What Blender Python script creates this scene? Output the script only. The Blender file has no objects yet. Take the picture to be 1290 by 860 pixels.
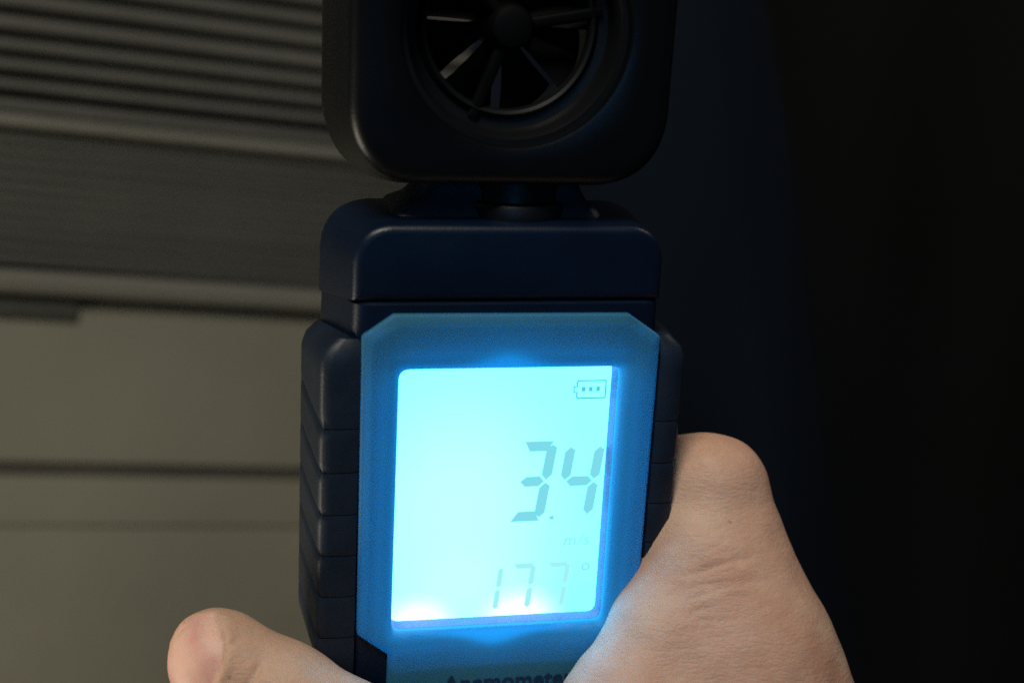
import bpy, bmesh, math, random
import numpy as np
from mathutils import Matrix, Vector

random.seed(4)
S = 0.001                      # everything below is laid out in millimetres
F = 1873.0                     # focal length in photo pixels (1290 wide)
CAM_D = 300.0                  # camera to origin, mm

# ------------------------------------------------------------------ camera, world, light
scene = bpy.context.scene
cam_d = bpy.data.cameras.new('camera')
cam = bpy.data.objects.new('camera', cam_d)
scene.collection.objects.link(cam)
scene.camera = cam
cam.location = (0, -CAM_D * S, 0)
cam.rotation_euler = (math.radians(90), 0, 0)
cam_d.sensor_width = 36.0
cam_d.lens = F * 36.0 / 1290.0
cam_d.clip_start = 0.01
cam_d.clip_end = 50
cam_d.dof.use_dof = True
cam_d.dof.focus_distance = 0.297
cam_d.dof.aperture_fstop = 9.5

world = bpy.data.worlds.new('World')
scene.world = world
world.use_nodes = True
bg = world.node_tree.nodes['Background']
bg.inputs[0].default_value = (0.75, 0.85, 1.0, 1)
bg.inputs[1].default_value = 0.03

scene.view_settings.view_transform = 'Standard'
scene.view_settings.look = 'None'
scene.view_settings.exposure = 0.0
scene.view_settings.gamma = 1.0
scene.render.engine = 'CYCLES'
scene.cycles.max_bounces = 8
scene.cycles.use_denoising = False
scene.cycles.sample_clamp_indirect = 4.0


def area(name, loc, target, size, power, colour, size_y=None, spread=180):
    d = bpy.data.lights.new(name, 'AREA')
    d.energy = power
    d.color = colour
    d.size = size
    d.spread = math.radians(spread)
    if size_y:
        d.shape = 'RECTANGLE'
        d.size_y = size_y
    o = bpy.data.objects.new(name, d)
    scene.collection.objects.link(o)
    o.location = loc
    v = Vector(target) - Vector(loc)
    o.rotation_euler = v.to_track_quat('-Z', 'Y').to_euler()
    return o


area('room_lamp', (-0.14, -0.78, 0.75), (0.0, 0.02, -0.05), 0.32, 11.5, (1.0, 0.93, 0.80))
area('side_lamp', (-0.70, -0.05, -0.40), (-0.18, 0.20, -0.12), 0.30, 4.6, (1.0, 0.90, 0.70))
sb = bpy.data.lights.new('blue_fill_spot', 'SPOT')      # added blue fill near the camera, imitates the glow around the screen
sb.energy = 0.75
sb.color = (0.03, 0.42, 1.0)
sb.spot_size = math.radians(34)
sb.spot_blend = 1.0
sb.shadow_soft_size = 0.05
sbo = bpy.data.objects.new('blue_fill_spot', sb)
scene.collection.objects.link(sbo)
sbo.location = (0.03, -0.36, -0.03)
sbo.rotation_euler = (Vector((0.025, 0.0, -0.03)) - Vector(sbo.location)).to_track_quat('-Z', 'Y').to_euler()
area('rim_lamp', (0.45, 0.05, 0.50), (0.02, 0.01, 0.03), 0.12, 0.5, (1.0, 0.9, 0.85))


# ------------------------------------------------------------------ helpers
C = scene.collection


def P(px, py, y=0.0):
    """photo direction and real depth (mm) -> world point in mm"""
    k = (CAM_D + y) / F
    return np.array([(px - 645.0) * k, y, -(py - 430.0) * k])


def mat(name, col, rough=0.5, spec=0.5, metallic=0.0, noise=None, bump=None, sss=None, coat=0.0):
    m = bpy.data.materials.new(name)
    m.use_nodes = True
    nt = m.node_tree
    b = nt.nodes['Principled BSDF']
    b.inputs['Base Color'].default_value = (*col, 1)
    b.inputs['Roughness'].default_value = rough
    b.inputs['Specular IOR Level'].default_value = spec
    b.inputs['Metallic'].default_value = metallic
    b.inputs['Coat Weight'].default_value = coat
    tc = nt.nodes.new('ShaderNodeTexCoord')
    if noise:
        sc, amt = noise
        n = nt.nodes.new('ShaderNodeTexNoise')
        n.inputs['Scale'].default_value = sc
        n.inputs['Detail'].default_value = 6
        nt.links.new(tc.outputs['Object'], n.inputs['Vector'])
        mr = nt.nodes.new('ShaderNodeMapRange')
        mr.inputs[1].default_value = 0.3
        mr.inputs[2].default_value = 0.7
        mr.inputs[3].default_value = 1 - amt
        mr.inputs[4].default_value = 1 + amt
        nt.links.new(n.outputs['Fac'], mr.inputs[0])
        mx = nt.nodes.new('ShaderNodeVectorMath')
        mx.operation = 'MULTIPLY'
        mx.inputs[0].default_value = col
        nt.links.new(mr.outputs[0], mx.inputs[1])
        nt.links.new(mx.outputs[0], b.inputs['Base Color'])
        rr = nt.nodes.new('ShaderNodeMapRange')
        rr.inputs[3].default_value = max(0, rough - 0.12)
        rr.inputs[4].default_value = min(1, rough + 0.12)
        nt.links.new(n.outputs['Fac'], rr.inputs[0])
        nt.links.new(rr.outputs[0], b.inputs['Roughness'])
    if bump:
        sc, st, dist = bump
        n2 = nt.nodes.new('ShaderNodeTexNoise')
        n2.inputs['Scale'].default_value = sc
        n2.inputs['Detail'].default_value = 3
        nt.links.new(tc.outputs['Object'], n2.inputs['Vector'])
        bp = nt.nodes.new('ShaderNodeBump')
        bp.inputs['Strength'].default_value = st
        bp.inputs['Distance'].default_value = dist
        nt.links.new(n2.outputs['Fac'], bp.inputs['Height'])
        nt.links.new(bp.outputs[0], b.inputs['Normal'])
    if sss:
        w, rad, scale = sss
        b.inputs['Subsurface Weight'].default_value = w
        b.inputs['Subsurface Radius'].default_value = rad
        b.inputs['Subsurface Scale'].default_value = scale
    return m


def link(name, me, material, parent=None, smooth=35):
    for p in me.polygons:
        p.use_smooth = True
    if smooth is not None:
        me.set_sharp_from_angle(angle=math.radians(smooth))
    if material:
        me.materials.append(material)
    o = bpy.data.objects.new(name, me)
    C.objects.link(o)
    if parent:
        o.parent = parent
    return o


def pydata(name, verts, faces, material, parent=None, smooth=35, fix=True):
    me = bpy.data.meshes.new(name)
    me.from_pydata([tuple(float(c) * S for c in v) for v in verts], [], faces)
    me.validate()
    if fix:
        bm = bmesh.new()
        bm.from_mesh(me)
        bmesh.ops.recalc_face_normals(bm, faces=bm.faces)
        bm.to_mesh(me)
        bm.free()
    return link(name, me, material, parent, smooth)


def tag(o, label, cat=None, group=None, kind=None):
    if label:
        o['label'] = label
    if cat:
        o['category'] = cat
    if group:
        o['group'] = group
    if kind:
        o['kind'] = kind
    return o


def offset_poly(pts, d):
    """inward offset of a ccw polygon"""
    n = len(pts)
    out = []
    for i in range(n):
        p0, p1, p2 = np.array(pts[i - 1]), np.array(pts[i]), np.array(pts[(i + 1) % n])
        e1 = (p1 - p0) / np.linalg.norm(p1 - p0)
        e2 = (p2 - p1) / np.linalg.norm(p2 - p1)
        n1 = np.array([-e1[1], e1[0]])
        n2 = np.array([-e2[1], e2[0]])
        b = n1 + n2
        b = b / (np.dot(b, n1) + 1e-9)
        out.append(tuple(p1 + b * d))
    return out


def roundpoly(pts, radii, seg=8):
    n = len(pts)
    out = []
    for i in range(n):
        p0, p1, p2 = np.array(pts[i - 1], float), np.array(pts[i], float), np.array(pts[(i + 1) % n], float)
        r = radii[i] if hasattr(radii, '__len__') else radii
        if r <= 0.01:
            r = 0.01
        a = (p0 - p1) / np.linalg.norm(p0 - p1)
        b = (p2 - p1) / np.linalg.norm(p2 - p1)
        ang = math.acos(max(-1, min(1, float(np.dot(a, b)))))
        t = r / math.tan(ang / 2)
        t = min(t, np.linalg.norm(p0 - p1) * 0.49, np.linalg.norm(p2 - p1) * 0.49)
        s0, s1 = p1 + a * t, p1 + b * t
        for k in range(seg + 1):
            u = k / seg
            out.append(tuple((1 - u) ** 2 * s0 * 1 + 2 * u * (1 - u) * (p1 * 0.86 + (s0 + s1) * 0.07) + u * u * s1))
    return out


def ringpts(pts, y):
    return [(p[0], y, p[1]) for p in pts]


def loft(rings, cap0=True, cap1=True, closed=False):
    verts = [v for r in rings for v in r]
    n = len(rings[0])
    m = len(rings)
    faces = []
    for j in range(m if closed else m - 1):
        a, b = j * n, ((j + 1) % m) * n
        for i in range(n):
            i2 = (i + 1) % n
            faces.append((a + i, a + i2, b + i2, b + i))
    if not closed:
        if cap0:
            faces.append(tuple(range(n)))
        if cap1:
            faces.append(tuple(range((m - 1) * n, m * n)))
    return verts, faces


def slab(poly, radii, y0, y1, f0=1.0, f1=1.0, flare=0.0, seg=8, fs=4):
    """rounded prism along y; f0/f1 = edge fillets at the front/back, flare = outward growth to the back"""
    rings = []
    rad = radii if hasattr(radii, '__len__') else [radii] * len(poly)

    def ring(ins, y):
        fl = flare * (y - y0) / (y1 - y0)
        return ringpts(roundpoly(offset_poly(poly, ins - fl), [max(0.05, r - ins * 0.6) for r in rad], seg), y)
    for k in range(fs + 1):
        a = k / fs * math.pi / 2
        rings.append(ring(f0 * (1 - math.sin(a)), y0 + f0 * (1 - math.cos(a))))
    rings.append(ring(0, (y0 + y1) / 2))
    for k in range(fs + 1):
        a = k / fs * math.pi / 2
        rings.append(ring(f1 * (1 - math.cos(a)), y1 - f1 * (1 - math.sin(a))))
    return loft(rings)


def rect(x0, z0, x1, z1):
    return [(x0, z0), (x1, z0), (x1, z1), (x0, z1)]


def star(poly, angs, c=(0, 0)):
    """sample a star-shaped closed polyline by direction from c"""
    pp = [(p[0] - c[0], p[1] - c[1]) for p in poly]
    out = []
    n = len(pp)
    for a in angs:
        dx, dz = math.cos(a), math.sin(a)
        best = None
        for i in range(n):
            x1, z1 = pp[i]
            x2, z2 = pp[(i + 1) % n]
            ex, ez = x2 - x1, z2 - z1
            den = dx * ez - dz * ex
            if abs(den) < 1e-9:
                continue
            t = (x1 * ez - z1 * ex) / den
            u = (x1 * dz - z1 * dx) / den
            if t > 0 and -1e-6 <= u <= 1 + 1e-6:
                best = t if best is None else max(best, t)
        out.append((dx * best + c[0], dz * best + c[1]))
    return out


def cyl_pts(cx, cy, r, z, n=40):
    return [(cx + r * math.cos(2 * math.pi * i / n), cy + r * math.sin(2 * math.pi * i / n), z) for i in range(n)]


# ------------------------------------------------------------------ materials
M_body = mat('glare_tinted_black_plastic', (0.0005, 0.0045, 0.0145), 0.38, 0.28, noise=(60, 0.12), bump=(2600, 0.18, 0.0002))  # black plastic, with the screen's blue glare put into its colour
M_side = mat('dark_side_plastic', (0.012, 0.016, 0.024), 0.5, 0.4, noise=(60, 0.15), bump=(2600, 0.2, 0.0002))
M_head = mat('black_plastic', (0.0010, 0.0016, 0.0024), 0.34, 0.22, noise=(50, 0.15), bump=(2400, 0.16, 0.0002))
M_rubber = mat('rubber_grip', (0.0048, 0.0102, 0.0200), 0.50, 0.30, noise=(120, 0.2), bump=(3200, 0.3, 0.0002))  # dark rubber; the blue cast of screen glare is tinted in
M_bezel = mat('blue_plastic', (0.026, 0.128, 0.172), 0.5, 0.35, noise=(80, 0.05), bump=(2600, 0.15, 0.0002),
              sss=(0.0, (0.2, 0.7, 1.0), 0.0075))
nt = M_bezel.node_tree                      # translucent mix lets light of the added ring underneath through
tr_ = nt.nodes.new('ShaderNodeBsdfTranslucent')
tr_.inputs['Color'].default_value = (0.0, 0.42, 0.85, 1)
mxs = nt.nodes.new('ShaderNodeMixShader')
mxs.inputs[0].default_value = 0.30
outn = nt.nodes['Material Output']
nt.links.new(nt.nodes['Principled BSDF'].outputs[0], mxs.inputs[1])
nt.links.new(tr_.outputs[0], mxs.inputs[2])
nt.links.new(mxs.outputs[0], outn.inputs['Surface'])
M_rim = mat('window_wall', (0.10, 0.16, 0.30), 0.45, 0.5, sss=(0.6, (0.3, 0.7, 1.0), 0.002))
M_blade = mat('impeller_plastic', (0.0015, 0.0018, 0.002), 0.5, 0.08, noise=(90, 0.2))
M_collar = mat('glossy_black_collar', (0.002, 0.003, 0.005), 0.45, 0.25)
M_ring = mat('satin_duct_ring', (0.003, 0.0035, 0.004), 0.40, 0.22)
M_ink = mat('dark_print', (0.004, 0.02, 0.06), 0.5, 0.3)


def wall_mat(name, col, scale=30, amt=0.12, rough=0.55):
    m = mat(name, col, rough, 0.3, noise=(scale, amt), bump=(900, 0.35, 0.0004))
    return m


M_wall = wall_mat('painted_metal', (0.134, 0.130, 0.100), 6, 0.22)
M_slat = wall_mat('slat_metal', (0.064, 0.063, 0.056), 22, 0.18)
M_gap = wall_mat('dark_gap', (0.030, 0.030, 0.025), 20, 0.2)
M_backing = wall_mat('backing_metal', (0.045, 0.045, 0.036), 15, 0.2)
M_ledge = wall_mat('ledge_metal', (0.104, 0.102, 0.088), 15, 0.12)
M_rib = wall_mat('rib_metal', (0.052, 0.052, 0.045), 15, 0.15)
M_dark = mat('black_backdrop_sheet', (0.0009, 0.0013, 0.0014), 0.9, 0.08, noise=(14, 0.35), bump=(500, 0.4, 0.0005))

M_glow_navy = mat('glow_tinted_navy', (0.0004, 0.0022, 0.0054), 0.9, 0.10, noise=(9, 0.30), bump=(500, 0.4, 0.0005))  # screen's blue glow painted into the sheet colour
# screen --------------------------------------------------------------
def screen_mat():
    m = bpy.data.materials.new('backlit_display')
    m.use_nodes = True
    nt = m.node_tree
    nt.nodes.clear()
    out = nt.nodes.new('ShaderNodeOutputMaterial')
    em = nt.nodes.new('ShaderNodeEmission')
    tc = nt.nodes.new('ShaderNodeTexCoord')

    def spot(cx, cz, rx, rz, power):
        mp = nt.nodes.new('ShaderNodeMapping')
        mp.inputs['Location'].default_value = (-cx / rx, 0, -cz / rz)
        mp.inputs['Scale'].default_value = (1000.0 / rx, 0, 1000.0 / rz)
        nt.links.new(tc.outputs['Object'], mp.inputs['Vector'])
        ln = nt.nodes.new('ShaderNodeVectorMath')
        ln.operation = 'LENGTH'
        nt.links.new(mp.outputs[0], ln.inputs[0])
        mr = nt.nodes.new('ShaderNodeMapRange')
        mr.interpolation_type = 'SMOOTHERSTEP'
        mr.inputs[1].default_value = 1.0
        mr.inputs[2].default_value = 0.0
        mr.inputs[3].default_value = 0.0
        mr.inputs[4].default_value = power
        nt.links.new(ln.outputs['Value'], mr.inputs[0])
        return mr.outputs[0]

    col = (0.34, 2.8, 5.6)
    last = None
    spots = [((-16.0, -29.5), (11, 10), (0.85, 0.2, 0.3)), ((5.5, -29.0), (12, 10.5), (0.85, 0.2, 0.3)),
             ((-9.0, -5.0), (34, 42), (0.22, 0.0, 0.0)), ((17.0, -27.0), (14, 16), (-0.05, -0.03, 0.05)),
             ((-6.0, -26.0), (34, 20), (0.10, 0.0, 0.02))]
    for (c, r, add) in spots:
        s = spot(*c, *r, 1.0)
        sc = nt.nodes.new('ShaderNodeVectorMath')
        sc.operation = 'SCALE'
        sc.inputs[0].default_value = add
        nt.links.new(s, sc.inputs['Scale'])
        ad = nt.nodes.new('ShaderNodeVectorMath')
        ad.operation = 'ADD'
        if last is None:
            ad.inputs[0].default_value = col
        else:
            nt.links.new(last, ad.inputs[0])
        nt.links.new(sc.outputs[0], ad.inputs[1])
        last = ad.outputs[0]
    nt.links.new(last, em.inputs['Color'])
    em.inputs['Strength'].default_value = 1.0
    nt.links.new(em.outputs[0], out.inputs['Surface'])
    return m


def seg_mat(name, col):
    m = bpy.data.materials.new(name)
    m.use_nodes = True
    nt = m.node_tree
    nt.nodes.clear()
    out = nt.nodes.new('ShaderNodeOutputMaterial')
    em = nt.nodes.new('ShaderNodeEmission')
    em.inputs['Color'].default_value = (*col, 1)
    nt.links.new(em.outputs[0], out.inputs['Surface'])
    return m


M_screen = screen_mat()
M_seg = seg_mat('display_segment', (0.21, 0.71, 0.82))
M_seg_faint = seg_mat('faint_display_segment', (0.27, 0.80, 0.84))
M_row = seg_mat('lower_row_segment', (0.36, 0.88, 0.92))
M_icon = seg_mat('display_icon', (0.13, 0.56, 0.66))

# ------------------------------------------------------------------ background wall (real plane about 60 cm from the lens)
wd = np.array([4555.0, 1873.0, -260.0])
wd /= np.linalg.norm(wd)
wu = np.array([0, 0, 1.0])
wu = wu - wu.dot(wd) * wd
wu /= np.linalg.norm(wu)
wn = np.cross(wd, wu)            # towards the camera (y negative)
if wn[1] > 0:
    wn = -wn
worg = P(200, 430, 290)
wall = bpy.data.objects.new('wall', None)
C.objects.link(wall)
Mw = Matrix(((wd[0], -wn[0], wu[0], worg[0] * S), (wd[1], -wn[1], wu[1], worg[1] * S),
             (wd[2], -wn[2], wu[2], worg[2] * S), (0, 0, 0, 1)))
wall.matrix_world = Mw
tag(wall, 'ribbed olive grey metal wall with ledges and plain panels behind the meter', kind='structure')


def wall_v(py, px=0):
    """height on the wall (mm) of a direction"""
    d = np.array([(px - 645.0) / F, 1.0, -(py - 430.0) / F])
    o = np.array([0, -CAM_D, 0.0])
    t = np.dot(worg - o, wn) / np.dot(d, wn)
    h = o + t * d - worg
    return float(np.dot(h, wu))


U0, U1 = -260.0, 330.0


def strip(name, prof, material, u0=U0, u1=U1, nu=12, wob=0.15, label=None):
    """profile (v, protrusion) swept along the wall; protrusion towards the viewer"""
    rings = []
    ph = random.random() * 6
    for k in range(nu + 1):
        u = u0 + (u1 - u0) * k / nu
        w = wob * math.sin(u * 0.021 + ph)
        rings.append([(u, -d, v + w) for (v, d) in prof])
    v, f = loft(rings)
    o = pydata(name, v, f, material, wall, 40)
    if label:
        o['label'] = label
    return o


def bar_prof(v0, v1, d0, d1, r=None, n=5):
    """rounded bar: bottom v0, top v1, back d0, front d1"""
    r = r if r is not None else (v1 - v0) / 2
    r = min(r, (v1 - v0) / 2, d1 - d0)
    pr = [(v0, d0)]
    for k in range(n + 1):
        a = k / n * math.pi / 2
        pr.append((v0 + r - r * math.cos(a), d1 - r + r * math.sin(a)))
    for k in range(n + 1):
        a = k / n * math.pi / 2
        pr.append((v1 - r + r * math.sin(a), d1 - r + r * math.cos(a)))
    pr.append((v1, d0))
    return pr


strip('backing', bar_prof(wall_v(1250), wall_v(-420), -14, -8, 1), M_gap)
strip('backing', bar_prof(wall_v(1240), wall_v(380), -8, -2.2, 0.4), M_backing)
# upper bold slats: dark gaps at these heights on the left edge of the frame
lines = [-16, 13, 42, 68, 93, 118]
step = 27
up = [lines[0] - step * k for k in range(1, 10)][::-1]
lines = up + lines
for a, b in zip(lines[:-1], lines[1:]):
    strip('slat', bar_prof(wall_v(b - 4.5), wall_v(a + 4.5), -8, 2.5, 2.6), M_slat)
strip('slat', bar_prof(wall_v(141), wall_v(122.5), -8, 2.2, 2.6), M_slat)
strip('ledge', bar_prof(wall_v(160), wall_v(143), -8, 6.5, 2.2), M_ledge)
# low ribs
rl = [166 + 15.2 * k for k in range(12)]
for i, (a, b) in enumerate(zip(rl[:-1], rl[1:])):
    g = 3.0 - 0.35 * i if i < 4 else 1.5 - 0.05 * i
    strip('rib', bar_prof(wall_v(b - g * 0.5), wall_v(a + g * 0.5), -8, 1.7 - 0.08 * i, 1.4), M_rib)
strip('ledge', bar_prof(wall_v(368), wall_v(338), -8, 9.0, 3.5), M_ledge)
strip('panel', bar_prof(wall_v(582), wall_v(371), -8, 0.0, 1.4), M_wall)
strip('panel', bar_prof(wall_v(662), wall_v(599), -8, 1.0, 1.0), M_wall)
strip('panel', bar_prof(wall_v(1240), wall_v(662.3), -8, 1.5, 0.5), M_wall)
# dark strip put in as the shadow under the ledge at the left
b0, b1 = wall_v(398), wall_v(374)
o = strip('shadow_strip', bar_prof(b0, b1, 0.2, 2.6, 1.2), M_gap, u0=U0, u1=-32, label='short dark strip painted in as shadow under the lower ledge')

# added sheets fill the dark right side; blue screen glow painted into the nearer
def cover(name, x_left, x_right, depth, material, label, ripple=1.0, curl=0.0):
    zs = np.linspace(-330, 330, 56)
    n1 = 46
    cv, cf = [], []
    for z in zs:
        for s_ in np.linspace(0, 1, n1):
            xl, xr = x_left(z), x_right(z)
            x = xl + s_ * (xr - xl)
            d = depth(z) + 0.06 * (x - xl) + ripple * (3.0 * math.sin(x * 0.045 + z * 0.010) + 1.3 * math.sin(x * 0.11 - z * 0.02))
            e0 = (x - xl)
            if e0 < 14:
                d += curl * (1 - e0 / 14) ** 2
            e1 = (xr - x)
            if e1 < 22:
                d += curl * 1.6 * (1 - e1 / 22) ** 2
            cv.append((x, d, z))
    for j in range(len(zs) - 1):
        for i in range(n1 - 1):
            cf.append((j * n1 + i, j * n1 + i + 1, (j + 1) * n1 + i + 1, (j + 1) * n1 + i))
    nb = len(cv)
    cv += [(x, y + 4, z) for (x, y, z) in cv]
    cf += [tuple(nb + i for i in reversed(f)) for f in cf]
    for col, rev in ((0, False), (n1 - 1, True)):
        e = [j * n1 + col for j in range(len(zs))]
        for a, b in zip(e[:-1], e[1:]):
            cf.append((b, a, nb + a, nb + b) if rev else (a, b, nb + b, nb + a))
    for j in (0, len(zs) - 1):
        for i in range(n1 - 1):
            a, b = j * n1 + i, j * n1 + i + 1
            cf.append((a, nb + a, nb + b, b))
    o = pydata(name, cv, cf, material, None, 60)
    return tag(o, label, 'dark_backdrop')


def glow_edge_x(z):
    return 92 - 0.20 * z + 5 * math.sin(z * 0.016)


cover('dark_backdrop', lambda z: -13.0 + 0.01 * z, lambda z: glow_edge_x(z), lambda z: 132.0, M_glow_navy, 'added dark sheet right behind the meter and finger, blue screen glow painted in', 0.8, 9.0)
cover('dark_backdrop', lambda z: glow_edge_x(z) - 30, lambda z: 460.0, lambda z: 152.0, M_dark, 'black sheet filling the dark area at the far right edge of the photo', 1.4, 0.0)

# ------------------------------------------------------------------ the meter
R = [[0.97512, -0.21568, 0.0512], [0.22132, 0.93421, -0.27975], [0.0125, 0.28412, 0.95871]]
T = [-1.4156, -5.1263, -31.5182]
dev = bpy.data.objects.new('anemometer', None)
C.objects.link(dev)
Md = Matrix(((*R[0], T[0] * S), (*R[1], T[1] * S), (*R[2], T[2] * S), (0, 0, 0, 1)))
dev.matrix_world = Md
tag(dev, 'black handheld anemometer with blue bezel and glowing cyan screen held in the hand', 'anemometer')
CX = -0.9

# lower housing and handle: one loft down z
def xy_ring(hw, y0, y1, z, rf=3.0, rb=6.0, flare=2.5, cx=CX):
    poly = [(cx - hw, y0), (cx + hw, y0), (cx + hw + flare, y1), (cx - hw - flare, y1)]
    pts = roundpoly(poly, [rf, rf, rb, rb], 6)
    return [(x, y, z) for (x, y) in pts]


prof = [(40.6, 29.0, 0.8, 25.4), (40.2, 29.7, 0.3, 26.0), (30, 29.9, 0.3, 26.5), (-20, 30.0, 0.3, 26.5), (-30, 29.4, 0.3, 26.5),
        (-37, 29.0, 0.3, 26.5), (-44, 28.2, 0.4, 26.2), (-52, 26.0, 0.6, 25.8), (-68, 23.0, 1.0, 25.5), (-100, 21.6, 1.4, 25.5), (-128, 22.4, 1.6, 26.0),
        (-134, 21.5, 2.5, 25.0), (-137, 17.5, 6.0, 22.0)]
v, f = loft([xy_ring(hw, y0, y1, z, flare=4.2 if z > -30 else 2.0) for (z, hw, y0, y1) in prof])
v = [(x - 0.05 * y, y, z) for (x, y, z) in v]
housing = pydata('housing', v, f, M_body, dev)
# the display sits in a pocket cut into the housing
v, f = slab([(-21.6, -33.2), (21.6, -33.2), (21.6, -31.5), (27.0, -27.2), (27.0, 34.0), (-27.0, 34.0), (-27.0, -27.2), (-21.6, -31.5)], 0.3, -4.0, 8.0, 0.05, 0.05, 0, 3, 1)
cutter = pydata('pocket_cutter', v, f, M_body, dev)
md = housing.modifiers.new('pocket', 'BOOLEAN')
md.object = cutter
md.solver = 'EXACT'
dgp = bpy.context.evaluated_depsgraph_get()
cut_me = bpy.data.meshes.new_from_object(housing.evaluated_get(dgp))
housing.modifiers.clear()
housing.data = cut_me
bpy.data.objects.remove(cutter)
cut_me.set_sharp_from_angle(angle=math.radians(35))

# upper housing
v, f = slab([(CX - 30.0, 41.0), (CX + 29.9, 41.0), (CX + 29.9, 55.4), (CX - 30.0, 55.4)][::1], [0.3, 0.3, 9.5, 9.5], 0.2, 26.0, 1.5, 6.0, 4.2, 12, 6)
v = [(x - 0.05 * y, y, z - (0.11 * y if z > 46 else 0)) for (x, y, z) in v]
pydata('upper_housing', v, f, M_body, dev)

# neck: base block, collar, pivot
def zloft(rs):
    return loft([[(x, y, z) for (x, y) in roundpoly([(x0, y0), (x1, y0), (x1, y1), (x0, y1)], r, 5)] for (z, x0, x1, y0, y1, r) in rs])


v, f = zloft([(54.6, -24, 19, 6.5, 25, 3), (56.8, -22.5, 17.8, 7, 24.5, 3), (58.0, -19.5, 16.0, 8, 24, 3), (60.4, -17.0, 14.6, 9, 23.4, 3), (62.6, -16.4, 14.0, 10, 23, 3)])
pydata('neck', v, f, M_side, dev)
cc = (1.6, 13.5)
v, f = loft([cyl_pts(*cc, r, z, 44) for (r, z) in [(9.6, 54.0), (10.4, 54.6), (10.6, 55.4), (10.6, 57.6), (10.2, 58.4), (9.0, 58.8), (8.8, 60.0), (8.8, 64.5)]])
pydata('swivel_collar', v, f, M_collar, dev)

# grips ------------------------------------------------------------------
def grip_segment(side, z0, z1, zc):
    """rubber pad wrapping from the front strip round the side"""
    # xy path from the bezel edge outwards and back, measured from centre
    path = [(29.6, 1.6), (30.3, -0.35), (31.6, -0.8), (33.6, -0.7), (35.3, -0.5), (35.95, 0.3), (36.2, 2.0), (37.3, 9.0), (38.2, 16.0), (37.6, 21.5), (35.6, 25.6)]
    inner = [(28.2, 3.2), (28.4, 3.4), (28.6, 3.6), (28.8, 4.0), (29, 4.6), (29.1, 5.2), (29.2, 6), (29.4, 10), (30.0, 16), (30.2, 20.5), (30.4, 23.0)]
    if side < 0:
        path[0:3] = [(28.2, 1.2), (28.5, -0.5), (30.4, -0.75)]
    else:
        path[0:3] = [(30.3, 1.6), (30.8, -0.3), (32.2, -0.8)]
    nz = 8
    rings = []
    for (d, (xo, yo), (xi, yi)) in zip(range(len(path)), path, inner):
        shear0 = 0.30 * max(0, yo - 1.0)
        amp = 0.12 if yo < -0.2 else (0.55 if yo < 4 else 0.42)
        ring = []
        for k in range(nz + 1):
            t = k / nz
            e = min(t, 1 - t)
            ins = amp * max(0, 1 - e / 0.09) ** 1.5
            # flare in at the ends of the grip
            zz = z0 + (z1 - z0) * t
            end = max(0, (zz - 29.5) / 4.5, (-31.0 - zz) / 9.0)
            taper = 3.0 * min(1, end) ** 1.5
            shear = shear0 * max(-0.3, min(1, (26 - zz) / 9.0))
            nx = xo - (xo - xi) * min(0.95, (ins + taper) / max(4.2, (xo - xi)))
            ny = yo + (yi - yo) * min(0.97, (ins + taper * 0.5) / 4.2)
            ring.append((CX + side * nx, ny, zz + shear))
        for k in range(nz, -1, -2):
            t = k / nz
            zz = z0 + (z1 - z0) * t
            ring.append((CX + side * xi, yi, zz + shear0 * max(-0.3, min(1, (26 - zz) / 9.0))))
        rings.append(ring)
    return loft(rings)


bounds = [33.6, 16.0, 7.1, -1.6, -10.2, -18.9, -27.8, -38.5]
for side in (-1, 1):
    grip = bpy.data.objects.new('grip', None)
    C.objects.link(grip)
    grip.parent = dev
    for a, b in zip(bounds[:-1], bounds[1:]):
        v, f = grip_segment(side, b + 0.10, a - 0.10, 0)
        pydata('grip_pad', v, f, M_rubber, grip, 50)

# bezel with window ----------------------------------------------------------
bx = 0.25
outer = [(-22.6 + bx * 0, -62), (22.6, -62), (22.6, -32.2), (29.0, -27.2), (29.3, 33.8), (22.6, 38.4), (-23.4, 38.6), (-29.3, 34.4), (-28.9, -27.2), (-22.6, -32.0)]
outer_r = roundpoly(outer, [2, 2, 1, 1, 0.9, 0.9, 0.9, 0.9, 1, 1], 3)
W2, H2 = 21.95, 27.55
inner = roundpoly(rect(-W2, -H2, W2, H2), 1.9, 6)
inner2 = roundpoly(rect(-W2 + 0.3, -H2 + 0.25, W2 - 0.5, H2 - 0.3), 1.6, 6)
angs = sorted(set([round(math.atan2(p[1], p[0]), 5) for p in outer_r + inner] + [round(-math.pi + k * 2 * math.pi / 96, 5) for k in range(96)]))
O = star(outer_r, angs)
I = star(inner, angs)
I2 = star(inner2, angs)


def off(pts, d):
    """move the outer outline inwards by d along its own normal"""
    n = len(pts)
    out = []
    for i in range(n):
        a, b = np.array(pts[i - 1]), np.array(pts[(i + 1) % n])
        t = (b - a) / (np.linalg.norm(b - a) + 1e-9)
        out.append((pts[i][0] - t[1] * d, pts[i][1] + t[0] * d))
    return out


orad = [2, 2, 1, 1, 0.9, 0.9, 0.9, 0.9, 1, 1]
O1 = star(roundpoly(offset_poly(outer, 0.3), orad, 3), angs)
O2 = star(roundpoly(offset_poly(outer, 1.6), orad, 3), angs)


def mixr(A, B, t):
    return [(a[0] * (1 - t) + b[0] * t, a[1] * (1 - t) + b[1] * t) for a, b in zip(A, B)]


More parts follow.
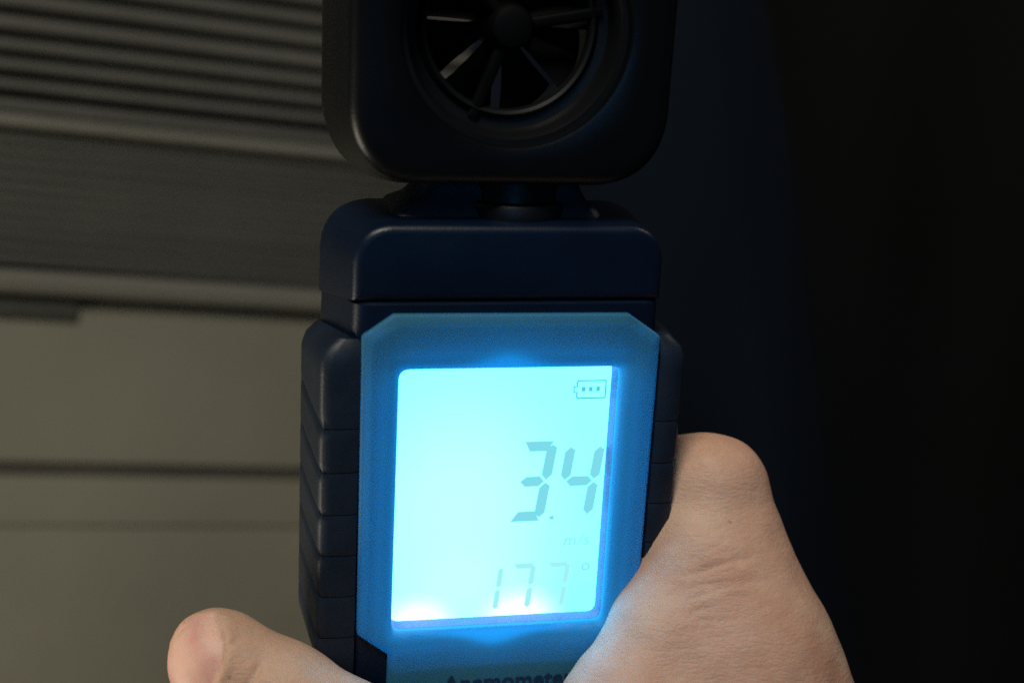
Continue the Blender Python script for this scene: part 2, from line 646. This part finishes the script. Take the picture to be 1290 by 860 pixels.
rings = [ringpts(O, 1.4), ringpts(O, -0.7), ringpts(O1, -1.15), ringpts(O2, -1.75), ringpts(mixr(O2, I, 0.10), -1.78),
         ringpts(mixr(O2, I, 0.60), -1.70), ringpts(mixr(O2, I, 0.82), -1.45), ringpts(mixr(O2, I, 0.95), -0.85), ringpts(I, 0.0),
         ringpts(mixr(I, I2, 0.12), 0.7), ringpts(mixr(I, I2, 0.14), 1.4)]
v, f = loft(rings, False, False)
pydata('bezel', v, f, M_bezel, dev, 30)
rings = [ringpts(mixr(I, I2, 0.10), 1.38), ringpts(mixr(I, I2, 0.3), 1.6), ringpts(mixr(I, I2, 1.0), 4.4)]
v, f = loft(rings, False, False)
pydata('window_rim', v, f, M_rim, dev, 30)

# display ---------------------------------------------------------------
LY = 4.3
v, f = slab(rect(-W2 - 0.5, -H2 - 0.5, W2 + 0.5, H2 + 0.5), 1.0, LY, LY + 1.6, 0.05, 0.3, 0, 4, 2)
scr = pydata('screen', v, f, M_screen, dev)


def flat(name, polys, y, material, parent, th=0.06):
    vs, fs = [], []
    for poly in polys:
        n0 = len(vs)
        n = len(poly)
        vs += [(x, y, z) for x, z in poly] + [(x, y + th, z) for x, z in poly]
        fs.append(tuple(n0 + i for i in range(n)))
        fs.append(tuple(n0 + n + i for i in reversed(range(n))))
        for i in range(n):
            j = (i + 1) % n
            fs.append((n0 + i, n0 + n + i, n0 + n + j, n0 + j))
    return pydata(name, vs, fs, material, parent, 20)


def digit(segs, x0, z0, w, h, t, slant, material):
    """hexagonal segments a..g; x0,z0 lower-left"""
    def sh(p):
        return (x0 + p[0] + slant * p[1], z0 + p[1])
    g = t * 0.14
    hh = h / 2
    ht = t / 2

    def hor(zc, cut=0):
        a, b = ht + g, w - ht - g
        if cut == 1:   # top: trapezoid
            return [sh(p) for p in [(a - ht * 0.5, zc + ht), (b + ht * 0.5, zc + ht), (b - ht * 0.7, zc - ht), (a + ht * 0.7, zc - ht)]]
        if cut == -1:
            return [sh(p) for p in [(a - ht * 0.5, zc - ht), (b + ht * 0.5, zc - ht), (b - ht * 0.7, zc + ht), (a + ht * 0.7, zc + ht)]]
        return [sh(p) for p in [(a, zc), (a + ht, zc + ht), (b - ht, zc + ht), (b, zc), (b - ht, zc - ht), (a + ht, zc - ht)]]

    def ver(xc, za, zb):
        a, b = za + g, zb - g
        return [sh(p) for p in [(xc, a), (xc + ht, a + ht), (xc + ht, b - ht * 0.6), (xc, b), (xc - ht, b - ht), (xc - ht, a + ht)]]
    lib = {'a': lambda: hor(h - ht, 1), 'g': lambda: hor(hh), 'd': lambda: hor(ht, -1),
           'b': lambda: ver(w - ht, hh, h - ht * 0.4), 'c': lambda: ver(w - ht, ht * 0.4, hh),
           'f': lambda: ver(ht, hh, h - ht * 0.4), 'e': lambda: ver(ht, ht * 0.4, hh)}
    return [lib[s]() for s in segs]


SY = LY - 0.07
# added emissive ring hidden under the bezel, makes the blue glow round the window
ang2 = [-math.pi + 2 * math.pi * k / 120 for k in range(120)]
gi = star(roundpoly(rect(-W2 - 0.25, -H2 - 0.25, W2 + 0.25, H2 + 0.25), 1.5, 5), ang2)
go = []
for (x, z) in star(roundpoly(rect(-W2 - 1.5, -H2 - 1.5, W2 + 1.5, H2 + 1.5), 2.0, 5), ang2):
    bulge = 2.0 * math.exp(-((x + 1.0) / 5.5) ** 2)
    go.append((x, z + (bulge if z > 0 else -bulge)))
v, f = loft([ringpts(gi, 0.35), ringpts(go, 0.35), ringpts(go, 1.2), ringpts(gi, 1.2)], closed=True)
pydata('hidden_glow_ring', v, f, seg_mat('hidden_glow_ring', (0.5, 2.8, 4.4)), dev)
d3 = flat('digit', digit('abgcd', 1.5, -6.5, 7.7, 17.2, 2.15, 0.13, M_seg), SY, M_seg, scr)
tag(d3, 'large digit 3')
d4 = flat('digit', digit('fgbc', 11.2, -6.2, 8.2, 16.2, 2.1, 0.12, M_seg), SY, M_seg, scr)
tag(d4, 'large digit 4')
flat('decimal_point', [rect(10.5, -6.3, 11.4, -5.5)], SY, M_seg, scr)
t1 = flat('digit', digit('bc', -4.4, -26.2, 5.0, 10.0, 1.1, 0.10, M_row), SY, M_row, scr)
tag(t1, 'faint small digit 1 in the lower row')
t2 = flat('digit', digit('abc', 2.2, -26.2, 5.2, 10.4, 1.2, 0.10, M_row), SY, M_row, scr)
tag(t2, 'faint small digit 7 in the lower row')
t3 = flat('digit', digit('abc', 9.5, -26.2, 5.2, 10.4, 1.2, 0.10, M_row), SY, M_row, scr)
tag(t3, 'second faint small digit 7 in the lower row')
ci = [(18.9 + 0.95 * math.cos(a * math.pi / 6), -17.2 + 0.95 * math.sin(a * math.pi / 6)) for a in range(12)]
co = [(18.9 + 0.45 * math.cos(a * math.pi / 6), -17.2 + 0.45 * math.sin(a * math.pi / 6)) for a in range(12)]
flat('degree_sign', [[ci[k], ci[(k + 1) % 12], co[(k + 1) % 12], co[k]] for k in range(12)], SY, M_seg_faint, scr)
# battery symbol
bi = flat('battery_icon', [rect(14.5, 23.1, 20.6, 23.45), rect(14.5, 19.45, 20.6, 19.8), rect(20.3, 19.8, 20.65, 23.1),
                           rect(14.4, 21.9, 14.75, 23.1), rect(14.4, 19.8, 14.75, 21.0), rect(13.8, 20.9, 14.1, 22.0), rect(13.8, 21.9, 14.6, 22.15), rect(13.8, 20.75, 14.6, 21.0),
                           rect(15.5, 21.0, 16.3, 22.0), rect(17.0, 21.0, 17.8, 22.0), rect(18.5, 21.0, 19.3, 22.0)], SY, M_icon, scr)


def text_mesh(name, body, size, material, parent, mtx, shear=0.0, extrude=0.05, bold=0.0, spacing=1.0):
    cu = bpy.data.curves.new(name, 'FONT')
    cu.body = body
    cu.size = size * S
    cu.extrude = extrude * S
    cu.offset = bold * S
    cu.shear = shear
    cu.space_character = spacing
    cu.resolution_u = 4
    to = bpy.data.objects.new(name + '_tmp', cu)
    C.objects.link(to)
    dg = bpy.context.evaluated_depsgraph_get()
    me = bpy.data.meshes.new_from_object(to.evaluated_get(dg))
    bpy.data.objects.remove(to)
    me.name = name
    me.transform(mtx)
    me.materials.clear()
    return link(name, me, material, parent, 20)


def front(x, z, y):
    """text drawn on the front face: local x right, local y up -> z"""
    return Matrix.Translation((x * S, y * S, z * S)) @ Matrix.Rotation(math.radians(90), 4, 'X')


text_mesh('unit_text', 'm/s', 3.6, M_seg_faint, scr, front(13.7, -12.2, SY), 0.12, 0.03, 0.03, 1.15)
text_mesh('lettering', 'Anemometer', 5.0, M_ink, dev, front(-11.2, -40.6, -1.83), 0.0, 0.06, 0.08, 1.0)

# head: frame with round opening ------------------------------------------------
HX, HZ, HR = -2.1, 91.6, 21.3
hpoly = [(HX - 30.4, 62.9), (HX + 30.2, 62.9), (HX + 30.6, 123.0), (HX - 30.8, 123.0)]
hrad = [13.5, 13.5, 13.5, 13.5]


def hring(ins, y):
    return ringpts(star(roundpoly(offset_poly(hpoly, ins), [r - ins * 0.7 for r in hrad], 22), ha, (HX, HZ)), y)


ha = [-math.pi + 2 * math.pi * k / 168 for k in range(168)]
base = hring(0, 0)


def cring(r, y):
    return [(HX + r * math.cos(a), y, HZ + r * math.sin(a)) for a in ha]


FY, BY = -0.5, 27.5
rings = [cring(HR, FY + 2.6), cring(HR, FY + 0.8), cring(HR + 0.25, FY + 0.25), cring(HR + 0.8, FY)]
rings += [hring(8.5 - 0, FY) if False else [tuple(np.array(a) * 0.5 + np.array(b) * 0.5) for a, b in zip(cring(HR + 0.8, FY), hring(3.0, FY + 0.15))]]
for k in range(6):
    a = k / 5 * math.pi / 2
    rings.append(hring(3.0 * (1 - math.sin(a)), FY + 0.15 + 3.0 * (1 - math.cos(a))))
rings += [hring(-1.2, 9), hring(-2.8, 18), hring(-2.6, BY - 4)]
for k in range(1, 6):
    a = k / 5 * math.pi / 2
    rings.append(hring(-2.6 + 4.0 * (1 - math.cos(a)), BY - 4 + 4 * math.sin(a)))
rings += [cring(20.0, BY), cring(19.0, BY - 1), cring(17.6, BY - 6), cring(17.2, FY + 11.2)]
v, f = loft(rings, closed=False, cap0=False, cap1=False)
n = len(base)
hd = pydata('head_frame', v, f, M_head, dev, 32)
# stepped duct ring inside the opening
rings = [cring(r_, FY + y_) for (r_, y_) in [(21.4, 2.5), (20.2, 2.5), (19.9, 3.0), (19.6, 8.0), (19.2, 8.9), (17.4, 9.2), (16.9, 8.5), (16.3, 8.0), (15.7, 8.3), (15.4, 9.2), (15.5, 10.6), (19.0, 10.8), (21.6, 10.8)]]
v, f = loft(rings, closed=True)
pydata('duct_ring', v, f, M_ring, dev, 40)

# impeller ----------------------------------------------------------------------
imp = bpy.data.objects.new('impeller', None)
C.objects.link(imp)
imp.parent = dev
imp.location = (HX * S, 15.5 * S, HZ * S)


def ycyl(r0s, n=40):
    return loft([[(r * math.cos(2 * math.pi * i / n), y, r * math.sin(2 * math.pi * i / n)) for i in range(n)] for (r, y) in r0s])


v, f = ycyl([(1.6, -6.4), (3.2, -6.0), (4.6, -4.6), (5.0, -3), (5.0, 4.2), (3.8, 5)])
pydata('hub', v, f, M_blade, imp)
NB = 8
blade_me = None
for b in range(NB):
    if blade_me is None:
        vs, fs = [], []
        nr, nc = 9, 7
        for side in (0, 1):
            for i in range(nr):
                r = 4.4 + (16.4 - 4.4) * i / (nr - 1)
                pitch = math.radians(52 - 18 * i / (nr - 1))
                chord = 6.2 + 9.6 * i / (nr - 1)
                for j in range(nc):
                    s = (j / (nc - 1) - 0.5)
                    camber = 0.9 * (1 - 4 * s * s)
                    tx = s * chord * math.cos(pitch) + camber * math.sin(pitch)
                    ty = s * chord * math.sin(pitch) - camber * math.cos(pitch) + (0.45 if side else -0.45) * (1 - 3.4 * s * s)
                    a = tx / r
                    vs.append((r * math.cos(a), ty, r * math.sin(a)))
        m = nr * nc
        for i in range(nr - 1):
            for j in range(nc - 1):
                q = (i * nc + j, i * nc + j + 1, (i + 1) * nc + j + 1, (i + 1) * nc + j)
                fs.append(q)
                fs.append(tuple(m + k for k in reversed(q)))
        loop = [j for j in range(nc)] + [i * nc + nc - 1 for i in range(1, nr)] + [(nr - 1) * nc + j for j in range(nc - 2, -1, -1)] + [i * nc for i in range(nr - 2, 0, -1)]
        for k in range(len(loop)):
            a, b2 = loop[k], loop[(k + 1) % len(loop)]
            fs.append((a, m + a, m + b2, b2))
        ob = pydata('blade', vs, fs, M_blade, imp, 50)
        blade_me = ob.data
    else:
        ob = bpy.data.objects.new('blade', blade_me)
        C.objects.link(ob)
        ob.parent = imp
    ob.rotation_euler = (0, 2 * math.pi * b / NB + 0.42, 0)

# front strut cross carrying the hub bearing
def bar(name, p, q, w, d, material, parent):
    p, q = np.array(p, float), np.array(q, float)
    a = q - p
    a /= np.linalg.norm(a)
    b = np.array([0, 1.0, 0])
    c = np.cross(a, b)
    c /= np.linalg.norm(c)
    prof = roundpoly([(-w, -d), (w, -d), (w, d), (-w, d)], min(w, d) * 0.6, 3)
    v, f = loft([[tuple(e + c * x + b * y) for (x, y) in prof] for e in (p, q)])
    return pydata(name, v, f, material, parent, 40)


v, f = loft([[(HX + r * math.cos(2 * math.pi * i / 32), y, HZ + r * math.sin(2 * math.pi * i / 32)) for i in range(32)] for (r, y) in [(2.4, 4.6), (3.6, 5.0), (4.2, 5.9), (4.2, 8.6)]])
pydata('bearing_cap', v, f, M_blade, dev)
for ang in (250, 10, 130):
    a = math.radians(ang)
    bar('strut', (HX + 3.6 * math.cos(a), 7.4, HZ + 3.6 * math.sin(a)), (HX + 18.0 * math.cos(a), 7.4 + 1.5, HZ + 18.0 * math.sin(a)), 1.15, 1.1, M_blade, dev)

# ------------------------------------------------------------------ hand
def sdf_cone(X, a, b, ra, rb):
    a = np.asarray(a, float)
    b = np.asarray(b, float)
    ba = b - a
    t = np.clip(((X - a) @ ba) / (ba @ ba), 0, 1)
    d = np.linalg.norm(X - a - t[..., None] * ba, axis=-1)
    return d - (ra + (rb - ra) * t)


def smin(a, b, k):
    h = np.clip(0.5 + 0.5 * (b - a) / k, 0, 1)
    return b + (a - b) * h - k * h * (1 - h)


def chain(X, pts, k=3.0):
    d = None
    for (p, r), (q, s) in zip(pts[:-1], pts[1:]):
        e = sdf_cone(X, p, q, r, s)
        d = e if d is None else smin(d, e, k)
    return d


th_tip = P(278, 834, -9)
th_ip = P(432, 930, -10)
th_mcp = P(640, 1062, -14)
th_cmc = P(900, 1310, -16)
ix_pip = P(890, 618, 13)
ix_mcp = P(960, 905, 12)
wrist = P(1080, 1440, -18)
elbow = P(1330, 2300, -150)


def hand_sdf(X):
    th = chain(X, [(th_tip, 10.6), (P(352, 880, -9), 11.0), (th_ip, 11.3), (P(520, 985, -12), 11.2), (th_mcp, 13.5)], 3)
    thm = chain(X, [(th_mcp, 13.5), (P(760, 1180, -14), 17), (th_cmc, 19)], 6)
    ix = chain(X, [(ix_mcp, 18.5), (P(930, 800, 12), 15.3), (P(904, 700, 13), 13.0), (ix_pip, 10.2)], 8)
    ix2 = chain(X, [(ix_pip, 10.2), (P(800, 604, 37), 9.6), (P(735, 612, 40), 9.0), (P(640, 640, 39), 8.0)], 3)
    kn = smin(sdf_cone(X, P(906, 612, 13), P(912, 655, 13), 9.2, 10.2), sdf_cone(X, P(902, 606, 13), P(862, 607, 16), 9.3, 9.4), 4)
    ix = smin(smin(ix, ix2, 3.5), kn, 3)
    web = chain(X, [(P(872, 715, 9), 7.2), (P(823, 800, 4), 8.0), (P(777, 885, -1), 9.0), (P(700, 985, -7), 10.0), (th_mcp, 12)], 8)
    web2 = chain(X, [(P(930, 830, 8), 15), (P(840, 960, 0), 14), (P(760, 1060, -8), 14)], 10)
    web = smin(web, web2, 12)
    palm = smin(sdf_cone(X, ix_mcp, wrist, 17, 22), sdf_cone(X, P(1030, 1080, 28), P(1090, 1440, 0), 15, 22), 14)
    palm = smin(palm, sdf_cone(X, P(1010, 1220, 42), P(1080, 1440, 5), 14, 21), 14)
    palm = smin(palm, sdf_cone(X, P(980, 1330, 48), P(1080, 1440, 5), 13, 20), 14)
    palm = smin(palm, thm, 14)
    palm = smin(palm, web, 11)
    mid = chain(X, [(P(1020, 1040, 30), 13), (P(930, 960, 58), 10), (P(770, 960, 66), 9), (P(640, 970, 56), 8.2)], 4)
    ring = chain(X, [(P(1010, 1180, 42), 12), (P(910, 1120, 72), 9.8), (P(760, 1110, 74), 8.8), (P(650, 1110, 62), 8)], 4)
    lit = chain(X, [(P(985, 1300, 50), 11), (P(900, 1270, 78), 8.8), (P(780, 1250, 78), 7.8), (P(690, 1240, 68), 7)], 4)
    d = smin(palm, ix, 12)
    d = smin(d, th, 8)
    for q in (mid, ring, lit):
        d = smin(d, q, 5)
    d = smin(d, sdf_cone(X, wrist, elbow, 25, 34), 16)
    return d


def surface_nets(fn, lo, hi, h):
    lo = np.array(lo, float)
    nn = np.ceil((np.array(hi) - lo) / h).astype(int) + 1
    xs = [lo[i] + h * np.arange(nn[i]) for i in range(3)]
    Vv = np.empty(nn, np.float32)
    # coarse test to skip far blocks
    B = 16
    for i in range(0, nn[0], B):
        for j in range(0, nn[1], B):
            for k in range(0, nn[2], B):
                c = np.array([[lo[0] + h * (i + B / 2), lo[1] + h * (j + B / 2), lo[2] + h * (k + B / 2)]])
                dc = fn(c)[0]
                sl = (slice(i, min(i + B, nn[0])), slice(j, min(j + B, nn[1])), slice(k, min(k + B, nn[2])))
                if abs(dc) > h * B * 0.9 + 12:
                    Vv[sl] = dc
                    continue
                G = np.stack(np.meshgrid(xs[0][sl[0]], xs[1][sl[1]], xs[2][sl[2]], indexing='ij'), -1)
                Vv[sl] = fn(G)
    s = Vv < 0
    # active cells
    c8 = [s[a:nn[0] - 1 + a, b:nn[1] - 1 + b, c:nn[2] - 1 + c] for a in (0, 1) for b in (0, 1) for c in (0, 1)]
    cnt = sum(x.astype(np.int8) for x in c8)
    act = (cnt > 0) & (cnt < 8)
    idx = -np.ones(act.shape, np.int64)
    cells = np.argwhere(act)
    idx[act] = np.arange(len(cells))
    acc = np.zeros((len(cells), 3))
    num = np.zeros(len(cells))
    for ax in range(3):
        for u in (0, 1):
            for w in (0, 1):
                o0 = [0, 0, 0]
                oth = [a for a in range(3) if a != ax]
                o0[oth[0]], o0[oth[1]] = u, w
                o1 = list(o0)
                o1[ax] = 1
                a = Vv[cells[:, 0] + o0[0], cells[:, 1] + o0[1], cells[:, 2] + o0[2]]
                b = Vv[cells[:, 0] + o1[0], cells[:, 1] + o1[1], cells[:, 2] + o1[2]]
                m = (a < 0) != (b < 0)
                t = np.where(m, a / np.where(m, a - b, 1), 0)
                p = np.array(o0, float) + np.zeros((len(cells), 3))
                p[:, ax] += t
                acc[m] += p[m]
                num[m] += 1
    V = lo + h * (cells + acc / num[:, None])
    faces = []
    for ax in range(3):
        oth = [a for a in range(3) if a != ax]
        s0 = [slice(1, -1)] * 3
        sh0 = [slice(0, nn[i]) for i in range(3)]
        A = [slice(1, nn[i] - 1) for i in range(3)]
        A[ax] = slice(0, nn[ax] - 1)
        Bs = list(A)
        Bs[ax] = slice(1, nn[ax])
        diff = s[tuple(A)] != s[tuple(Bs)]
        e = np.argwhere(diff)
        off_ = np.array([1, 1, 1])
        off_[ax] = 0
        e = e + off_
        flip = s[e[:, 0], e[:, 1], e[:, 2]]
        q = []
        for (du, dw) in ((0, 0), (-1, 0), (-1, -1), (0, -1)):
            c = e.copy()
            c[:, oth[0]] += du
            c[:, oth[1]] += dw
            q.append(idx[c[:, 0], c[:, 1], c[:, 2]])
        q = np.stack(q, 1)
        if ax == 1:
            flip = ~flip
        q[~flip] = q[~flip][:, ::-1]
        faces.append(q)
    Fq = np.concatenate(faces)
    return V, Fq


Vh, Fh = surface_nets(hand_sdf, (-75, -75, -215), (85, 100, -8), 0.72)


def grad(X, e=0.25):
    g = np.stack([hand_sdf(X + np.eye(3)[i] * e) - hand_sdf(X - np.eye(3)[i] * e) for i in range(3)], -1)
    return g / (np.linalg.norm(g, axis=-1, keepdims=True) + 1e-9)


inner_v = (Vh[:, 2] > -212)
for _ in range(2):
    g = grad(Vh)
    Vh[inner_v] -= (g * hand_sdf(Vh)[:, None])[inner_v]
N = grad(Vh)

# anatomy carved into the skin: nail, folds, knuckle creases, press marks
ax = (th_tip - th_ip)
ax /= np.linalg.norm(ax)
nn_ = np.array([-0.10, -0.93, -0.22])
nn_ -= nn_.dot(ax) * ax
nn_ /= np.linalg.norm(nn_)
lat = np.cross(ax, nn_)
rel = Vh - th_tip
sa, sn, sl_ = rel @ ax, rel @ nn_, rel @ lat
lat_n = sl_ / 9.2
ax_n = (sa - 5.6) / 7.6
e = (np.abs(lat_n) ** 2.6 + np.abs(ax_n) ** 2.6) ** (1 / 2.6)
facing = (sn > 1.0) & (np.linalg.norm(rel, axis=1) < 26)
nail = np.where(facing, np.clip((1.02 - e) / 0.07, 0, 1), 0.0)
nail = nail * nail * (3 - 2 * nail)
fold = np.where(facing & (sa < 8), np.exp(-((e - 1.10) / 0.10) ** 2), 0)
disp = -0.42 * nail + 0.22 * fold
groove = np.where(facing, np.exp(-((e - 1.0) / 0.035) ** 2), 0)
disp -= (0.40 * (sa < 3) + 0.12) * groove


def crease(p, q, depth, width, bow=0.0, side=None):
    """a curved crease from p to q on the surface"""
    global disp
    p, q = np.asarray(p), np.asarray(q)
    ba = q - p
    L = np.linalg.norm(ba)
    t = ((Vh - p) @ ba) / (L * L)
    tc = np.clip(t, 0, 1)
    perp = np.cross(ba / L, np.array([0, 1.0, 0]))
    c = p + tc[:, None] * ba + perp * (bow * 4 * tc * (1 - tc))[:, None]
    dv = Vh - c
    dv[:, 1] *= 0.25
    d = np.linalg.norm(dv, axis=1)
    fade = np.clip(1.15 - np.abs(2 * tc - 1) ** 3, 0, 1)
    disp -= depth * np.exp(-(d / width) ** 2) * fade * (np.abs(Vh[:, 1] - c[:, 1]) < 14)


crease(P(329, 831, -18), P(305, 868, -18), 0.8, 0.65, 0.5)
crease(P(300, 805, -16), P(285, 822, -18), 0.35, 0.6, -0.4)
rs = random.Random(9)
for k in range(7):      # knuckle creases on the index finger
    y = 625 + k * 9 + rs.uniform(-3, 3)
    x = 930 + rs.uniform(-8, 14)
    crease(P(x, y + 8, 6), P(x + rs.uniform(22, 42), y - rs.uniform(2, 8), 8), rs.uniform(0.3, 0.55), rs.uniform(0.4, 0.7), rs.uniform(-0.6, 0.6))
for k in range(34):     # fine diagonal folds over the web
    y = 670 + k * 5.8 + rs.uniform(-5, 5)
    x = 840 + rs.uniform(-30, 70)
    ln = rs.uniform(40, 120)
    crease(P(x, y, -6), P(x + ln, y - ln * rs.uniform(0.16, 0.34), -2), rs.uniform(0.10, 0.30), rs.uniform(0.45, 0.9), rs.uniform(-1, 1))
# soft hollows and bumps
disp += 0.35 * np.sin(Vh[:, 0] * 0.21 + Vh[:, 2] * 0.13) * np.sin(Vh[:, 2] * 0.17 + 1.3) * (1 - nail)
disp += 0.10 * np.sin(Vh[:, 0] * 0.63 + 1.0 + Vh[:, 1] * 0.3) * np.sin(Vh[:, 2] * 0.55 + Vh[:, 0] * 0.2) * (1 - nail)
Vh = Vh + N * disp[:, None]

# press against the meter: keep the skin just outside the housing sides and back
Rm = np.array(R)
Lc = (Vh - np.array(T)) @ Rm
inz = (Lc[:, 2] > -60) & (Lc[:, 2] < 40)

me = bpy.data.meshes.new('hand')
me.from_pydata((Vh * S).tolist(), [], Fh.tolist())
me.validate()
at = me.attributes.new('nail', 'FLOAT', 'POINT')
at.data.foreach_set('value', nail.astype(np.float32))


def skin_mat():
    m = bpy.data.materials.new('skin')
    m.use_nodes = True
    nt = m.node_tree
    L = nt.links
    b = nt.nodes['Principled BSDF']
    tc = nt.nodes.new('ShaderNodeTexCoord')

    def noise(scale, detail=4, vec=None, rough=0.5):
        n = nt.nodes.new('ShaderNodeTexNoise')
        n.inputs['Scale'].default_value = scale
        n.inputs['Detail'].default_value = detail
        n.inputs['Roughness'].default_value = rough
        L.new(vec or tc.outputs['Object'], n.inputs['Vector'])
        return n.outputs['Fac']

    def mr(x, a, b_, c, d):
        r = nt.nodes.new('ShaderNodeMapRange')
        for i, v in enumerate((a, b_, c, d)):
            r.inputs[i + 1].default_value = v
        L.new(x, r.inputs[0])
        return r.outputs[0]

    def mix(f, a, b_):
        x = nt.nodes.new('ShaderNodeMix')
        x.data_type = 'RGBA'
        if isinstance(f, float):
            x.inputs[0].default_value = f
        else:
            L.new(f, x.inputs[0])
        for s, v in ((6, a), (7, b_)):
            if isinstance(v, tuple):
                x.inputs[s].default_value = (*v, 1)
            else:
                L.new(v, x.inputs[s])
        return x.outputs[2]

    base = mix(mr(noise(38, 5), 0.36, 0.64, 0, 1), (0.47, 0.315, 0.220), (0.41, 0.235, 0.158))
    base = mix(mr(noise(95, 4), 0.5, 0.72, 0, 0.30), base, (0.38, 0.185, 0.125))
    base = mix(mr(noise(420, 3), 0.55, 0.75, 0, 0.25), base, (0.56, 0.38, 0.27))
    # ruddier, blotchy skin over the back of the hand
    sx = nt.nodes.new('ShaderNodeSeparateXYZ')
    L.new(tc.outputs['Object'], sx.inputs[0])
    ad = nt.nodes.new('ShaderNodeMath')
    ad.operation = 'MULTIPLY_ADD'
    L.new(sx.outputs['X'], ad.inputs[0])
    ad.inputs[1].default_value = 0.9
    mz = nt.nodes.new('ShaderNodeMath')
    mz.operation = 'MULTIPLY'
    L.new(sx.outputs['Z'], mz.inputs[0])
    mz.inputs[1].default_value = -1.0
    L.new(mz.outputs[0], ad.inputs[2])
    rd = mr(ad.outputs[0], 0.070, 0.125, 0.0, 1.0)
    rn = nt.nodes.new('ShaderNodeMath')
    rn.operation = 'MULTIPLY'
    L.new(rd, rn.inputs[0])
    L.new(mr(noise(130, 5), 0.35, 0.65, 0.15, 0.75), rn.inputs[1])
    base = mix(rn.outputs[0], base, (0.34, 0.160, 0.105))
    # a few tiny moles and pores
    vo = nt.nodes.new('ShaderNodeTexVoronoi')
    vo.inputs['Scale'].default_value = 110
    L.new(tc.outputs['Object'], vo.inputs['Vector'])
    base = mix(mr(vo.outputs['Distance'], 0.03, 0.07, 0.45, 0.0), base, (0.16, 0.08, 0.06))
    an = nt.nodes.new('ShaderNodeAttribute')
    an.attribute_name = 'nail'
    nailc = mix(mr(noise(160, 3), 0.4, 0.6, 0, 1), (0.62, 0.385, 0.30), (0.56, 0.30, 0.245))
    base = mix(an.outputs['Fac'], base, nailc)
    L.new(base, b.inputs['Base Color'])
    L.new(mr(an.outputs['Fac'], 0, 1, 0.58, 0.56), b.inputs['Roughness'])
    b.inputs['Specular IOR Level'].default_value = 0.35
    b.inputs['Subsurface Weight'].default_value = 0.35
    b.inputs['Subsurface Radius'].default_value = (1.0, 0.35, 0.2)
    b.inputs['Subsurface Scale'].default_value = 0.0016
    # wrinkles: stretched noise lines + cell-like skin texture
    mp = nt.nodes.new('ShaderNodeMapping')
    mp.inputs['Rotation'].default_value = (0, math.radians(-14), 0)
    mp.inputs['Scale'].default_value = (0.22, 0.4, 1.0)
    L.new(tc.outputs['Object'], mp.inputs['Vector'])
    w1 = noise(620, 4, mp.outputs[0], 0.6)
    v2 = nt.nodes.new('ShaderNodeTexVoronoi')
    v2.feature = 'DISTANCE_TO_EDGE'
    v2.inputs['Scale'].default_value = 820
    mp2 = nt.nodes.new('ShaderNodeMapping')
    mp2.inputs['Scale'].default_value = (0.6, 0.8, 1.2)
    mp2.inputs['Rotation'].default_value = (0, math.radians(-20), 0)
    L.new(tc.outputs['Object'], mp2.inputs['Vector'])
    L.new(mp2.outputs[0], v2.inputs['Vector'])
    vd = mr(v2.outputs['Distance'], 0, 0.25, 0, 1)
    sm = nt.nodes.new('ShaderNodeMath')
    sm.operation = 'MULTIPLY_ADD'
    L.new(vd, sm.inputs[0])
    sm.inputs[1].default_value = 0.16
    L.new(w1, sm.inputs[2])
    inv = mr(an.outputs['Fac'], 0, 1, 1, 0.08)
    hm = nt.nodes.new('ShaderNodeMath')
    hm.operation = 'MULTIPLY'
    L.new(sm.outputs[0], hm.inputs[0])
    L.new(inv, hm.inputs[1])
    bp = nt.nodes.new('ShaderNodeBump')
    bp.inputs['Strength'].default_value = 0.62
    bp.inputs['Distance'].default_value = 0.00035
    L.new(hm.outputs[0], bp.inputs['Height'])
    L.new(bp.outputs[0], b.inputs['Normal'])
    return m


hand = link('person', me, skin_mat(), None, None)
bm = bmesh.new()
bm.from_mesh(me)
bmesh.ops.holes_fill(bm, edges=[e_ for e_ in bm.edges if e_.is_boundary], sides=0)
bmesh.ops.recalc_face_normals(bm, faces=bm.faces)
bm.to_mesh(me)
bm.free()
tag(hand, 'bare right hand gripping the meter with thumb crossing low at the left', 'person')
